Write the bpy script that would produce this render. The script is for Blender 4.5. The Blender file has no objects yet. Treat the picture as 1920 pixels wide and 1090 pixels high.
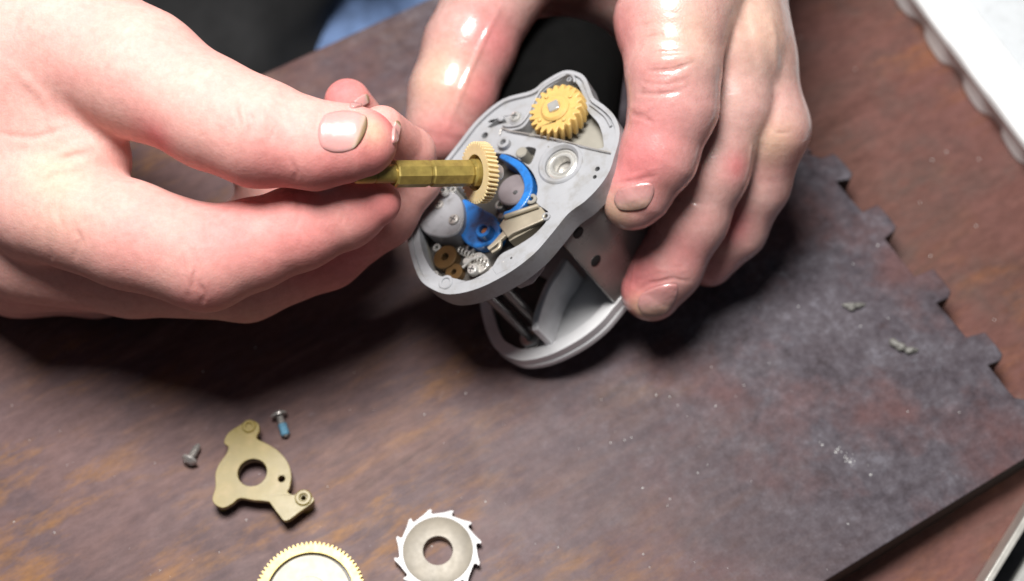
import bpy, bmesh, math, random
import numpy as np
from mathutils import Vector, Matrix
from mathutils.geometry import tessellate_polygon

scene = bpy.context.scene
C = scene.collection
random.seed(7)
rng = np.random.RandomState(11)
scene.unit_settings.system = 'METRIC'
scene.unit_settings.scale_length = 0.01          # one unit is one centimetre

# ------------------------------------------------------------------ camera, world, lamp, exposure
ELEV, DIST, FPX = math.radians(62), 36.0, 2637.0
CAM = Vector((0, -DIST*math.cos(ELEV), DIST*math.sin(ELEV)))
RIGHT = Vector((1, 0, 0))
UP = Vector((0, math.sin(ELEV), math.cos(ELEV)))
FWD = Vector((0, math.cos(ELEV), -math.sin(ELEV)))
cd = bpy.data.cameras.new('camera')
cam = bpy.data.objects.new('camera', cd); C.objects.link(cam)
cam.location = CAM
cam.rotation_euler = Matrix((RIGHT, UP, -FWD)).transposed().to_euler()
cd.sensor_width = 36; cd.lens = 36*FPX/1920
cd.clip_start = 0.5; cd.clip_end = 600
cd.dof.use_dof = True; cd.dof.focus_distance = 29.5; cd.dof.aperture_fstop = 0.10
scene.camera = cam

w = bpy.data.worlds.new('World'); scene.world = w; w.use_nodes = True
w.node_tree.nodes['Background'].inputs[0].default_value = (0.75, 0.85, 1.0, 1)
w.node_tree.nodes['Background'].inputs[1].default_value = 0.065

ld = bpy.data.lights.new('lamp', 'AREA'); ld.shape = 'DISK'; ld.size = 17; ld.energy = 39000
ld.color = (1.0, 0.975, 0.95)
lamp = bpy.data.objects.new('lamp', ld); C.objects.link(lamp)
lamp.location = (-5, 3, 44)
lamp.rotation_euler = (Vector((1, 2, 3)) - lamp.location).to_track_quat('-Z', 'Y').to_euler()

scene.view_settings.view_transform = 'Standard'
scene.view_settings.look = 'None'
scene.view_settings.exposure = 0.0
scene.view_settings.gamma = 1.0
scene.cycles.max_bounces = 8

# ------------------------------------------------------------------ helpers
def ray(px, py):
    return (FWD + RIGHT*((px-960)/FPX) + UP*((545-py)/FPX))
def at(px, py, z=0.0):
    d = ray(px, py); return CAM + d*((z-CAM.z)/d.z)
def jr(px, py, z, rpx):
    """a joint: point and radius in cm of something rpx pixels wide at that height"""
    d = ray(px, py); t = (z-CAM.z)/d.z
    p = CAM + d*t
    return (np.array(p, dtype=np.float32), rpx*t/FPX)

def empty(name, loc=(0, 0, 0), label=None, cat=None, group=None, matrix=None):
    o = bpy.data.objects.new(name, None); C.objects.link(o)
    if matrix is not None: o.matrix_world = matrix
    else: o.location = loc
    o.empty_display_size = 1
    tag(o, label, cat, group); return o
def tag(o, label=None, cat=None, group=None, kind=None):
    if label: o['label'] = label
    if cat: o['category'] = cat
    if group: o['group'] = group
    if kind: o['kind'] = kind
    return o
def link(name, me, mat=None, parent=None, smooth=None):
    o = bpy.data.objects.new(name, me); C.objects.link(o)
    if mat is not None: me.materials.append(mat)
    if parent is not None: o.parent = parent
    if smooth is not None:
        me.set_sharp_from_angle(angle=math.radians(smooth)) if smooth < 180 else None
        me.polygons.foreach_set('use_smooth', [True]*len(me.polygons))
    return o
def bevel(o, wd, seg=2, ang=35):
    m = o.modifiers.new('bevel', 'BEVEL'); m.width = wd; m.segments = seg
    m.limit_method = 'ANGLE'; m.angle_limit = math.radians(ang); m.harden_normals = False
    return o

def catmull(pts, n=6, closed=True):
    P = [Vector(p) for p in pts]; N = len(P); out = []
    for i in range(N if closed else N-1):
        if closed: p0, p1, p2, p3 = P[i-1], P[i], P[(i+1) % N], P[(i+2) % N]
        else: p0, p1, p2, p3 = P[max(i-1, 0)], P[i], P[i+1], P[min(i+2, N-1)]
        for k in range(n):
            t = k/n
            out.append(0.5*((2*p1)+(p2-p0)*t+(2*p0-5*p1+4*p2-p3)*t*t+(3*p1-p0-3*p2+p3)*t**3))
    if not closed: out.append(P[-1])
    return out
def area2(p): return sum(p[i-1][0]*p[i][1]-p[i][0]*p[i-1][1] for i in range(len(p)))
def offset(poly, d):
    """inset (d>0) of a closed polygon"""
    p = [Vector((q[0], q[1])) for q in poly]
    if area2(p) < 0: p.reverse()
    out = []
    for i in range(len(p)):
        a = (p[i]-p[i-1]); b = (p[(i+1) % len(p)]-p[i])
        if a.length < 1e-9 or b.length < 1e-9: continue
        t = (a.normalized()+b.normalized())
        if t.length < 1e-6: continue
        t.normalize(); out.append(p[i]+Vector((-t.y, t.x))*d)
    return out
def circ(cx, cy, r, n=20, a0=0.0): return [Vector((cx+r*math.cos(a0+2*math.pi*i/n), cy+r*math.sin(a0+2*math.pi*i/n))) for i in range(n)]

def prism_mesh(outer, holes=(), z0=0.0, z1=1.0, name='m', xf=None):
    loops = [[Vector((p[0], p[1], 0)) for p in outer]] + [[Vector((p[0], p[1], 0)) for p in h] for h in holes]
    tris = tessellate_polygon(loops) if holes else [tuple(range(len(outer)))]
    flat = [p for l in loops for p in l]; n = len(flat)
    vs = [(p.x, p.y, z0) for p in flat]+[(p.x, p.y, z1) for p in flat]
    fs = [tuple(a+n for a in t) for t in tris]+[t[::-1] for t in tris]
    s = 0
    for l in loops:
        m = len(l)
        fs += [(s+i, s+(i+1) % m, s+(i+1) % m+n, s+i+n) for i in range(m)]
        s += m
    me = bpy.data.meshes.new(name); me.from_pydata(vs, [], fs)
    bm = bmesh.new(); bm.from_mesh(me)
    bmesh.ops.remove_doubles(bm, verts=bm.verts, dist=1e-5)
    bmesh.ops.recalc_face_normals(bm, faces=bm.faces)
    bm.to_mesh(me); bm.free()
    if xf is not None: me.transform(xf)
    return me
def prism(name, outer, holes, z0, z1, mat, parent, bev=0.02, smooth=40, xf=None):
    me = prism_mesh(outer, holes, z0, z1, name, xf)
    o = link(name, me, mat, parent, smooth)
    if bev: bevel(o, bev)
    return o
def lathe(name, prof, mat, parent, xf=None, seg=32, smooth=35):
    """closed profile loop of (r, z), turned about z"""
    vs, fs = [], []; n = len(prof)
    for i in range(seg):
        a = 2*math.pi*i/seg
        vs += [(r*math.cos(a), r*math.sin(a), z) for r, z in prof]
    for i in range(seg):
        j = (i+1) % seg
        fs += [(i*n+k, j*n+k, j*n+(k+1) % n, i*n+(k+1) % n) for k in range(n)]
    me = bpy.data.meshes.new(name); me.from_pydata(vs, [], fs)
    bm = bmesh.new(); bm.from_mesh(me)
    bmesh.ops.remove_doubles(bm, verts=bm.verts, dist=1e-5)
    bmesh.ops.dissolve_degenerate(bm, edges=bm.edges, dist=1e-6)
    bmesh.ops.recalc_face_normals(bm, faces=bm.faces)
    bm.to_mesh(me); bm.free()
    if xf is not None: me.transform(xf)
    return link(name, me, mat, parent, smooth)
def tube(name, pts, r, mat, parent, seg=10, smooth=60, flat=1.0, caps=True):
    pts = [Vector(p) for p in pts]; vs, fs = [], []
    rr = r if hasattr(r, '__len__') else [r]*len(pts)
    up = Vector((0, 0, 1))
    for i, p in enumerate(pts):
        t = (pts[min(i+1, len(pts)-1)]-pts[max(i-1, 0)]).normalized()
        if abs(t.dot(up)) > 0.95: up = Vector((0, 1, 0))
        s = t.cross(up).normalized(); u = s.cross(t)
        for k in range(seg):
            a = 2*math.pi*k/seg
            vs.append(p+s*math.cos(a)*rr[i]+u*math.sin(a)*rr[i]*flat)
    for i in range(len(pts)-1):
        for k in range(seg):
            fs.append((i*seg+k, i*seg+(k+1) % seg, (i+1)*seg+(k+1) % seg, (i+1)*seg+k))
    if caps:
        fs.append(tuple(range(seg))[::-1]); fs.append(tuple((len(pts)-1)*seg+k for k in range(seg)))
    me = bpy.data.meshes.new(name); me.from_pydata([tuple(v) for v in vs], [], fs)
    return link(name, me, mat, parent, smooth)
def gear_outline(rr, rt, n, duty=0.5, skew=0.0, ph=0.0):
    out = []
    for i in range(n):
        for f, r in ((0.0, rr), (0.5-duty*0.42, rr), (0.5-duty*0.18+skew, rt), (0.5+duty*0.18+skew, rt), (0.5+duty*0.42, rr)):
            a = ph+2*math.pi*(i+f)/n; out.append(Vector((r*math.cos(a), r*math.sin(a))))
    return out

# ------------------------------------------------------------------ materials
def newmat(name):
    m = bpy.data.materials.new(name); m.use_nodes = True
    nt = m.node_tree; b = nt.nodes['Principled BSDF']; return m, nt, b
def node(nt, t, **kw):
    n = nt.nodes.new(t)
    for k, v in kw.items():
        if k in n.inputs: n.inputs[k].default_value = v
        else: setattr(n, k, v)
    return n
def ramp(nt, src, stops):
    r = nt.nodes.new('ShaderNodeValToRGB'); e = r.color_ramp.elements
    while len(e) < len(stops): e.new(0.5)
    for el, (p, c) in zip(e, stops):
        el.position = p; el.color = (*c, 1) if len(c) == 3 else c
    nt.links.new(src, r.inputs[0]); return r
def mix(nt, fac, a, b, mode='MIX'):
    m = nt.nodes.new('ShaderNodeMix'); m.data_type = 'RGBA'; m.blend_type = mode
    for s, v in ((m.inputs[0], fac), (m.inputs[6], a), (m.inputs[7], b)):
        if isinstance(v, (int, float)): s.default_value = v
        elif isinstance(v, tuple): s.default_value = (*v, 1)
        else: nt.links.new(v, s)
    return m.outputs[2]
def mapping(nt, scale=(1, 1, 1), rot=(0, 0, 0), kind='Object'):
    tc = nt.nodes.new('ShaderNodeTexCoord'); mp = nt.nodes.new('ShaderNodeMapping')
    mp.inputs['Scale'].default_value = scale; mp.inputs['Rotation'].default_value = rot
    nt.links.new(tc.outputs[kind], mp.inputs['Vector']); return mp.outputs[0]
def noise(nt, vec, scale, detail=4, rough=0.55, dist=0.0):
    n = nt.nodes.new('ShaderNodeTexNoise')
    n.inputs['Scale'].default_value = scale; n.inputs['Detail'].default_value = detail
    n.inputs['Roughness'].default_value = rough; n.inputs['Distortion'].default_value = dist
    nt.links.new(vec, n.inputs['Vector']); return n.outputs['Fac']
def bump(nt, b, src, strength, dist):
    n = nt.nodes.new('ShaderNodeBump'); n.inputs['Strength'].default_value = strength; n.inputs['Distance'].default_value = dist
    nt.links.new(src, n.inputs['Height'])
    prev = b.inputs['Normal'].links[0].from_socket if b.inputs['Normal'].is_linked else None
    if prev: nt.links.new(prev, n.inputs['Normal'])
    nt.links.new(n.outputs[0], b.inputs['Normal'])

def solid(name, col, rough=0.45, metal=0.0, var=0.12, vscale=2.5, bmp=0.0, coat=0.0, sss=0.0, dirt=None, dirt_amt=0.5):
    m, nt, b = newmat(name)
    v = mapping(nt)
    f = noise(nt, v, vscale, 5)
    r = ramp(nt, f, [(0.3, tuple(c*(1-var) for c in col)), (0.7, tuple(min(1, c*(1+var)) for c in col))])
    out = r.outputs[0]
    if dirt:
        d = ramp(nt, noise(nt, v, vscale*1.7, 6, 0.65), [(0.5, (0, 0, 0)), (0.72, (dirt_amt,)*3)])
        out = mix(nt, d.outputs[0], out, dirt)
    nt.links.new(out, b.inputs['Base Color'])
    rr = nt.nodes.new('ShaderNodeMapRange'); rr.inputs[3].default_value = max(0.02, rough-0.1); rr.inputs[4].default_value = rough+0.1
    nt.links.new(noise(nt, v, vscale*2.3, 4), rr.inputs[0]); nt.links.new(rr.outputs[0], b.inputs['Roughness'])
    b.inputs['Metallic'].default_value = metal
    b.inputs['Coat Weight'].default_value = coat; b.inputs['Coat Roughness'].default_value = 0.15
    if sss:
        b.inputs['Subsurface Weight'].default_value = sss; b.inputs['Subsurface Scale'].default_value = 0.25
        b.inputs['Subsurface Radius'].default_value = (1, 0.8, 0.4)
    if bmp: bump(nt, b, noise(nt, v, vscale*14, 4), bmp, 0.01)
    return m

M = {}
M['cast_grey'] = solid('cast_grey', (0.30, 0.305, 0.32), 0.45, 0.0, 0.08, 1.2, 0.35, dirt=(0.17, 0.155, 0.125), dirt_amt=0.6)
M['beige_floor'] = solid('beige_floor', (0.25, 0.235, 0.20), 0.5, 0.0, 0.08, 2.0, 0.3)
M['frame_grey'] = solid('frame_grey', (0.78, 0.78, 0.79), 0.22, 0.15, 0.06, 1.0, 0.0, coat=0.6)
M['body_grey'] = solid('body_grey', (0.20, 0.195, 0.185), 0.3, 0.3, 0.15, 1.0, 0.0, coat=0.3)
M['dark_cavity_and_shade'] = solid('dark_cavity_and_shade', (0.05, 0.045, 0.04), 0.4, 0.2, 0.3, 2)
M['chrome'] = solid('chrome', (0.66, 0.65, 0.62), 0.22, 0.6, 0.1, 4)
M['steel'] = solid('steel', (0.46, 0.44, 0.41), 0.33, 0.5, 0.15, 3)
M['dark_steel'] = solid('dark_steel', (0.2, 0.2, 0.2), 0.35, 0.8, 0.2, 3)
M['tan_metal'] = solid('tan_metal', (0.44, 0.39, 0.30), 0.35, 0.45, 0.12, 2, coat=0.2)
M['cream'] = solid('cream', (0.52, 0.345, 0.115), 0.4, 0.0, 0.1, 3, sss=0.25, dirt=(0.55, 0.36, 0.12), dirt_amt=0.5)
M['ivory'] = solid('ivory', (0.60, 0.47, 0.26), 0.4, 0.0, 0.08, 3, sss=0.25)
M['brass'] = solid('brass', (0.36, 0.27, 0.075), 0.33, 0.5, 0.3, 3, dirt=(0.2, 0.13, 0.04), dirt_amt=0.6)
M['bright_brass'] = solid('bright_brass', (0.46, 0.36, 0.13), 0.4, 0.3, 0.06, 3)
M['silver'] = solid('silver', (0.38, 0.35, 0.28), 0.45, 0.1, 0.05, 2)
M['ratchet'] = solid('ratchet', (0.22, 0.215, 0.215), 0.38, 0.2, 0.06, 2)
M['ratchet_face'] = solid('ratchet_face', (0.20, 0.175, 0.135), 0.45, 0.15, 0.2, 2.2)
M['blue'] = solid('blue', (0.02, 0.15, 0.46), 0.32, 0.0, 0.15, 2, coat=0.3, dirt=(0.02, 0.035, 0.07), dirt_amt=0.8)
M['bronze'] = solid('bronze', (0.10, 0.055, 0.02), 0.35, 0.4, 0.25, 2)
M['olive'] = solid('olive', (0.225, 0.17, 0.040), 0.36, 0.0, 0.12, 1.6, 0.12, coat=0.05, sss=0.15, dirt=(0.36, 0.24, 0.09), dirt_amt=0.4)
M['blue_lock'] = solid('blue_lock', (0.12, 0.28, 0.40), 0.5, 0.1, 0.3, 9, 0.2)
M['screw'] = solid('screw', (0.40, 0.38, 0.36), 0.28, 0.45, 0.2, 5)
M['white_plastic'] = solid('white_plastic', (0.80, 0.81, 0.81), 0.45, 0.0, 0.02, 0.8, 0.15, dirt=(0.55, 0.56, 0.56), dirt_amt=0.25)
M['tray_floor'] = solid('tray_floor', (0.66, 0.69, 0.71), 0.5, 0.0, 0.05, 1.5, 0.3, dirt=(0.4, 0.42, 0.42), dirt_amt=0.4)
M['tin_rim'] = solid('tin_rim', (0.62, 0.60, 0.55), 0.35, 0.5, 0.15, 2)
M['tin_dark'] = solid('tin_dark', (0.06, 0.06, 0.07), 0.45, 0.3, 0.3, 2)
M['tin_grey'] = solid('tin_grey', (0.42, 0.42, 0.40), 0.5, 0.1, 0.15, 1.2)
M['putty'] = solid('putty', (0.17, 0.165, 0.15), 0.45, 0.0, 0.2, 8, 0.5)
M['speck'] = solid('speck', (0.7, 0.7, 0.68), 0.3, 0.0, 0.1, 8)
M['shade_black'] = solid('shade_black', (0.003, 0.003, 0.003), 0.9, 0.0, 0.2, 2)  # near-black, shade put into the colour of the added drum
M['shade_black'].node_tree.nodes['Principled BSDF'].inputs['Specular IOR Level'].default_value = 0.08
M['hole_shade'] = solid('hole_shade', (0.006, 0.006, 0.006), 0.8)
M['denim'] = solid('denim', (0.16, 0.25, 0.46), 0.85, 0.0, 0.35, 1.2, 0.6)
M['black_cloth'] = solid('black_cloth', (0.02, 0.02, 0.021), 0.9, 0.0, 0.3, 0.8, 0.4)
def nailmat(name, stops, coat):
    m, nt, b = newmat(name)
    at_ = node(nt, 'ShaderNodeAttribute', attribute_name='tint')
    r = ramp(nt, at_.outputs['Fac'], stops)
    nt.links.new(r.outputs[0], b.inputs['Base Color'])
    b.inputs['Roughness'].default_value = 0.3; b.inputs['Coat Weight'].default_value = coat; b.inputs['Coat Roughness'].default_value = 0.08
    b.inputs['Subsurface Weight'].default_value = 0.15; b.inputs['Subsurface Scale'].default_value = 0.15
    bump(nt, b, noise(nt, mapping(nt), 3, 2), 0.15+0.5*coat*coat, 0.08)
    return m
M['nail'] = nailmat('nail', [(0.0, (0.52, 0.25, 0.235)), (0.78, (0.54, 0.29, 0.27)), (0.87, (0.46, 0.33, 0.27)), (0.93, (0.24, 0.16, 0.09))], 0.2)
M['greasy_nail'] = nailmat('greasy_nail', [(0.0, (0.46, 0.20, 0.19)), (0.5, (0.44, 0.23, 0.215)), (0.75, (0.34, 0.21, 0.17)), (0.95, (0.18, 0.11, 0.08))], 0.9)
def skin(name, rough, coat, pale, red, wet):
    m, nt, b = newmat(name)
    v = mapping(nt)
    a = node(nt, 'ShaderNodeAttribute', attribute_name='tint')
    sep = nt.nodes.new('ShaderNodeSeparateColor'); nt.links.new(a.outputs['Color'], sep.inputs[0])
    mott = ramp(nt, noise(nt, v, 1.1, 5, 0.6), [(0.36, (0, 0, 0)), (0.70, (0.42,)*3)])
    c = mix(nt, mott.outputs[0], pale, tuple(p*0.5+r*0.5 for p, r in zip(pale, red)))
    c = mix(nt, sep.outputs[0], c, red)
    c = mix(nt, sep.outputs[1], c, (0.62, 0.46, 0.30))       # sallow knuckles
    fine = ramp(nt, noise(nt, v, 5, 7, 0.75), [(0.34, (0.90, 0.86, 0.85)), (0.62, (1.04, 1.04, 1.04))])
    c = mix(nt, 1.0, c, fine.outputs[0], 'MULTIPLY')
    c = mix(nt, sep.outputs[2], c, (0.20, 0.11, 0.08))       # grime
    nt.links.new(c, b.inputs['Base Color'])
    rr = nt.nodes.new('ShaderNodeMapRange'); rr.inputs[1].default_value = 0.35; rr.inputs[2].default_value = 0.65
    rr.inputs[3].default_value = rough-wet; rr.inputs[4].default_value = rough+0.08
    nt.links.new(noise(nt, v, 1.6, 4), rr.inputs[0]); nt.links.new(rr.outputs[0], b.inputs['Roughness'])
    b.inputs['Specular IOR Level'].default_value = 0.35
    b.inputs['Subsurface Weight'].default_value = 0.35; b.inputs['Subsurface Scale'].default_value = 0.22
    b.inputs['Subsurface Radius'].default_value = (1.0, 0.36, 0.22)
    b.inputs['Coat Roughness'].default_value = 0.13
    cw = nt.nodes.new('ShaderNodeMapRange'); cw.inputs[1].default_value = 0.35; cw.inputs[2].default_value = 0.62
    cw.inputs[3].default_value = coat*0.15; cw.inputs[4].default_value = coat*1.25
    nt.links.new(noise(nt, v, 2.4, 6, 0.7), cw.inputs[0]); nt.links.new(cw.outputs[0], b.inputs['Coat Weight'])
    vo = nt.nodes.new('ShaderNodeTexVoronoi'); vo.inputs['Scale'].default_value = 13; vo.feature = 'DISTANCE_TO_EDGE'
    nt.links.new(v, vo.inputs['Vector'])
    bump(nt, b, vo.outputs['Distance'], 0.22, 0.02)
    bump(nt, b, noise(nt, v, 3.2, 5, 0.6), 0.35-wet*0.4, 0.05)
    return m
M['skin_dry'] = skin('skin_dry', 0.64, 0.0, (0.64, 0.36, 0.315), (0.62, 0.17, 0.17), 0.06)
M['skin_wet'] = skin('skin_wet', 0.36, 0.75, (0.52, 0.335, 0.30), (0.55, 0.15, 0.16), 0.14)

# directions of the board's sides
E1, E2 = at(1551, 1088), at(1920, 862)
GR = (E2-E1).normalized(); GA = math.atan2(GR.y, GR.x)          # along the near edge (the grain)
GN = Vector((-GR.y, GR.x, 0))                                    # towards the far edge

def woodmat(name, base, spots, rough, board):
    m, nt, b = newmat(name)
    g = mapping(nt, (0.16, 1.0, 1.0), (0, 0, 0))
    tc = mapping(nt)
    n1 = noise(nt, g, 0.9, 7, 0.62, 0.6)
    c = ramp(nt, n1, base).outputs[0]
    # broad blotches of wear
    bl = ramp(nt, noise(nt, tc, 0.16, 4, 0.6), [(0.40, (0, 0, 0)), (0.62, (0.8,)*3)])
    c = mix(nt, bl.outputs[0], c, spots[0])
    bl2 = ramp(nt, noise(nt, tc, 0.55, 5, 0.65), [(0.50, (0, 0, 0)), (0.74, (0.75,)*3)])
    c = mix(nt, bl2.outputs[0], c, spots[1])
    # orange rub-through in streaks along the grain
    st = nt.nodes.new('ShaderNodeMath'); st.operation = 'MULTIPLY'; st.use_clamp = True
    a1 = ramp(nt, noise(nt, mapping(nt, (0.30, 1, 1)), 1.1, 8, 0.74, 0.1), [(0.49, (0, 0, 0)), (0.69, (0.85,)*3)])
    a2 = ramp(nt, noise(nt, tc, 0.13, 3, 0.5, 0.3), [(0.42, (0, 0, 0)), (0.58, (1, 1, 1))])
    nt.links.new(a1.outputs[0], st.inputs[0]); nt.links.new(a2.outputs[0], st.inputs[1])
    c = mix(nt, st.outputs[0], c, spots[2])
    # pale scuffs
    sc = ramp(nt, noise(nt, tc, 2.3, 7, 0.75), [(0.60, (0, 0, 0)), (0.78, (0.35,)*3)])
    c = mix(nt, sc.outputs[0], c, spots[3])
    fine = ramp(nt, noise(nt, mapping(nt, (0.45, 1, 1)), 4.5, 8, 0.75), [(0.3, (0.70, 0.68, 0.68)), (0.68, (1.14, 1.14, 1.14))])
    c = mix(nt, 1.0, c, fine.outputs[0], 'MULTIPLY')
    if board:
        # the left half keeps brown graining, the right half is greyer and smoother
        sx = nt.nodes.new('ShaderNodeSeparateXYZ'); nt.links.new(tc, sx.inputs[0])
        ad = nt.nodes.new('ShaderNodeMath'); ad.operation = 'MULTIPLY_ADD'; ad.inputs[1].default_value = 7.0
        nt.links.new(noise(nt, tc, 0.14, 3), ad.inputs[0]); nt.links.new(sx.outputs[0], ad.inputs[2])
        mr = nt.nodes.new('ShaderNodeMapRange'); mr.inputs[1].default_value = -4.0; mr.inputs[2].default_value = 5.0
        nt.links.new(ad.outputs[0], mr.inputs[0])
        gv = ramp(nt, noise(nt, tc, 0.8, 8, 0.78), [(0.32, (0.036, 0.030, 0.036)), (0.46, (0.070, 0.062, 0.073)), (0.56, (0.090, 0.082, 0.094)), (0.68, (0.135, 0.130, 0.150))])
        rd_ = ramp(nt, noise(nt, tc, 0.28, 5, 0.62), [(0.47, (0, 0, 0)), (0.62, (0.85,)*3)])
        gg = mix(nt, rd_.outputs[0], gv.outputs[0], (0.118, 0.060, 0.058))
        gf = ramp(nt, noise(nt, tc, 3.2, 8, 0.8), [(0.32, (0.66, 0.64, 0.66)), (0.70, (1.28, 1.28, 1.30))])
        gg = mix(nt, 1.0, gg, gf.outputs[0], 'MULTIPLY')
        du = nt.nodes.new('ShaderNodeMath'); du.operation = 'MULTIPLY'
        d1 = ramp(nt, noise(nt, tc, 0.42, 4, 0.6), [(0.52, (0, 0, 0)), (0.66, (1, 1, 1))])
        d2 = ramp(nt, noise(nt, tc, 3.6, 9, 0.85), [(0.50, (0, 0, 0)), (0.72, (0.8,)*3)])
        nt.links.new(d1.outputs[0], du.inputs[0]); nt.links.new(d2.outputs[0], du.inputs[1])
        gg = mix(nt, du.outputs[0], gg, (0.24, 0.25, 0.29))
        mm = nt.nodes.new('ShaderNodeMath'); mm.operation = 'MULTIPLY'; mm.inputs[1].default_value = 0.93
        nt.links.new(mr.outputs[0], mm.inputs[0])
        c = mix(nt, mm.outputs[0], c, gg)
    nt.links.new(c, b.inputs['Base Color'])
    rr = nt.nodes.new('ShaderNodeMapRange'); rr.inputs[3].default_value = rough-0.1; rr.inputs[4].default_value = rough+0.2
    nt.links.new(noise(nt, tc, 1.1, 5), rr.inputs[0]); nt.links.new(rr.outputs[0], b.inputs['Roughness'])
    b.inputs['Specular IOR Level'].default_value = 0.2
    bump(nt, b, noise(nt, g, 5, 6, 0.65), 0.12, 0.03)
    bump(nt, b, noise(nt, tc, 18, 4, 0.6), 0.18, 0.01)
    return m
M['board'] = woodmat('board', [(0.30, (0.060, 0.030, 0.027)), (0.42, (0.150, 0.082, 0.068)), (0.55, (0.098, 0.058, 0.058)), (0.68, (0.185, 0.115, 0.105))],
                     [(0.160, 0.100, 0.098), (0.085, 0.064, 0.074), (0.32, 0.15, 0.04), (0.27, 0.24, 0.26)], 0.45, True)
M['table'] = woodmat('table', [(0.30, (0.10, 0.046, 0.036)), (0.5, (0.150, 0.072, 0.058)), (0.62, (0.115, 0.066, 0.055)), (0.75, (0.175, 0.092, 0.078))],
                     [(0.175, 0.080, 0.070), (0.105, 0.074, 0.066), (0.26, 0.105, 0.045), (0.24, 0.20, 0.18)], 0.5, False)

# ------------------------------------------------------------------ table and board
# Both lie in a frame turned along the grain, with its origin at the near edge of the board
ZT = -1.3                                                       # the table top, a board's thickness lower
FR = Matrix.Translation(Vector((E1.x, E1.y, 0))) @ Matrix.Rotation(GA, 4, 'Z')
FRI = FR.inverted()
def loc(px, py, z=0.0):
    q = FRI @ at(px, py, z); return Vector((q.x, q.y))
far = 0.5*(loc(480, 137).y+loc(822, -2).y)
tb = empty('wooden_table', label='reddish brown worn wooden table under the dark toothed board', cat='table', matrix=FR)
x0, x1 = -60, 42
me = prism_mesh([(x0, -26), (x1, -26), (x1, far-0.05), (x0, far-0.05)], (), ZT-2.6, ZT, 'table_top')
bevel(link('table_top', me, M['table'], tb, 40), 0.25, 3)

notch = [(1514, 287), (1540, 296), (1564, 287), (1586, 309), (1599, 325), (1595, 336), (1568, 340), (1582, 356), (1594, 371), (1618, 397),
         (1646, 383), (1664, 402), (1681, 424), (1678, 433), (1659, 447), (1678, 470), (1697, 494), (1715, 518),
         (1750, 503), (1768, 524), (1784, 546), (1780, 558), (1756, 568), (1778, 591), (1795, 611), (1812, 632),
         (1847, 622), (1865, 643), (1881, 664), (1877, 676), (1853, 685), (1868, 703)]
nl = [loc(*p) for p in notch]
step = nl[20]-nl[12]
pre, post = [], []
cyc = nl[2:10]
for k in range(1, 9):
    pre = [p-step*k*0.98 for p in cyc]+pre
cyc2 = nl[26:32]+[loc(1885, 725), loc(1902, 745)]
for k in range(1, 3):
    post += [p+step*k for p in cyc2]
edge = [p for p in pre if p.y < far-0.4] + nl + [loc(1885, 725), loc(1902, 745)] + [p for p in post if p.y > 0.5]
me = prism_mesh([(edge[-1].x+0.1, 0.0), (-55, 0.0), (-55, far), (edge[0].x-0.3, far)]+edge, (), ZT+0.004, 0.0, 'work_board')
o = link('work_board', me, M['board'], None, 40); o.matrix_world = FR
me.materials.append(solid('board_edge_shade', (0.018, 0.013, 0.011), 0.7))  # near-black sides, the shade on the board's edge put into the colour
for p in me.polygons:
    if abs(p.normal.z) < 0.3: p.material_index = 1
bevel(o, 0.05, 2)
tag(o, 'dark worn brown board with square teeth along its right edge, lying on the table', 'board')

# grit on the board and table
vs, fs = [], []
def speck(p, r):
    s = len(vs); a = random.random()*6
    for k in range(5):
        q = r*random.uniform(0.6, 1.2); vs.append((p.x+q*math.cos(a+k*1.257), p.y+q*math.sin(a+k*1.257), p.z))
    vs.append((p.x, p.y, p.z+r*0.8))
    for k in range(5): fs.append((s+k, s+(k+1) % 5, s+5))
for _ in range(95):
    px, py = random.uniform(20, 1900), random.uniform(560, 1085)
    q = loc(px, py)
    if q.y < 0.2 or (py < 760 and px > 1500): continue
    speck(at(px, py, 0.0), random.choice([0.008, 0.010, 0.012, 0.015, 0.022]))
for px, py in [(1702, 772), (1309, 887), (1231, 741), (1145, 830), (1646, 460), (1600, 495), (1666, 597), (1613, 612), (1497, 575), (1205, 915), (462, 975)]:
    speck(at(px, py, 0.0), 0.024)
for px, py in [(1745, 480), (1748, 300), (1775, 285), (1835, 298), (1830, 424), (1725, 380), (1865, 600), (1500, 70), (1604, 130)]:
    speck(at(px, py, ZT), 0.028)
for _ in range(26):
    t = random.gauss(0, 1); px, py = 1590+22*t+random.gauss(0, 5), 860+14*t+random.gauss(0, 5)
    speck(at(px, py, 0.0), random.choice([0.012, 0.018, 0.03]))
me = bpy.data.meshes.new('dust'); me.from_pydata(vs, [], fs)
tag(link('dust', me, M['speck'], None), 'tiny pale specks of grit scattered over the dark board', 'dust', kind='stuff')

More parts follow.
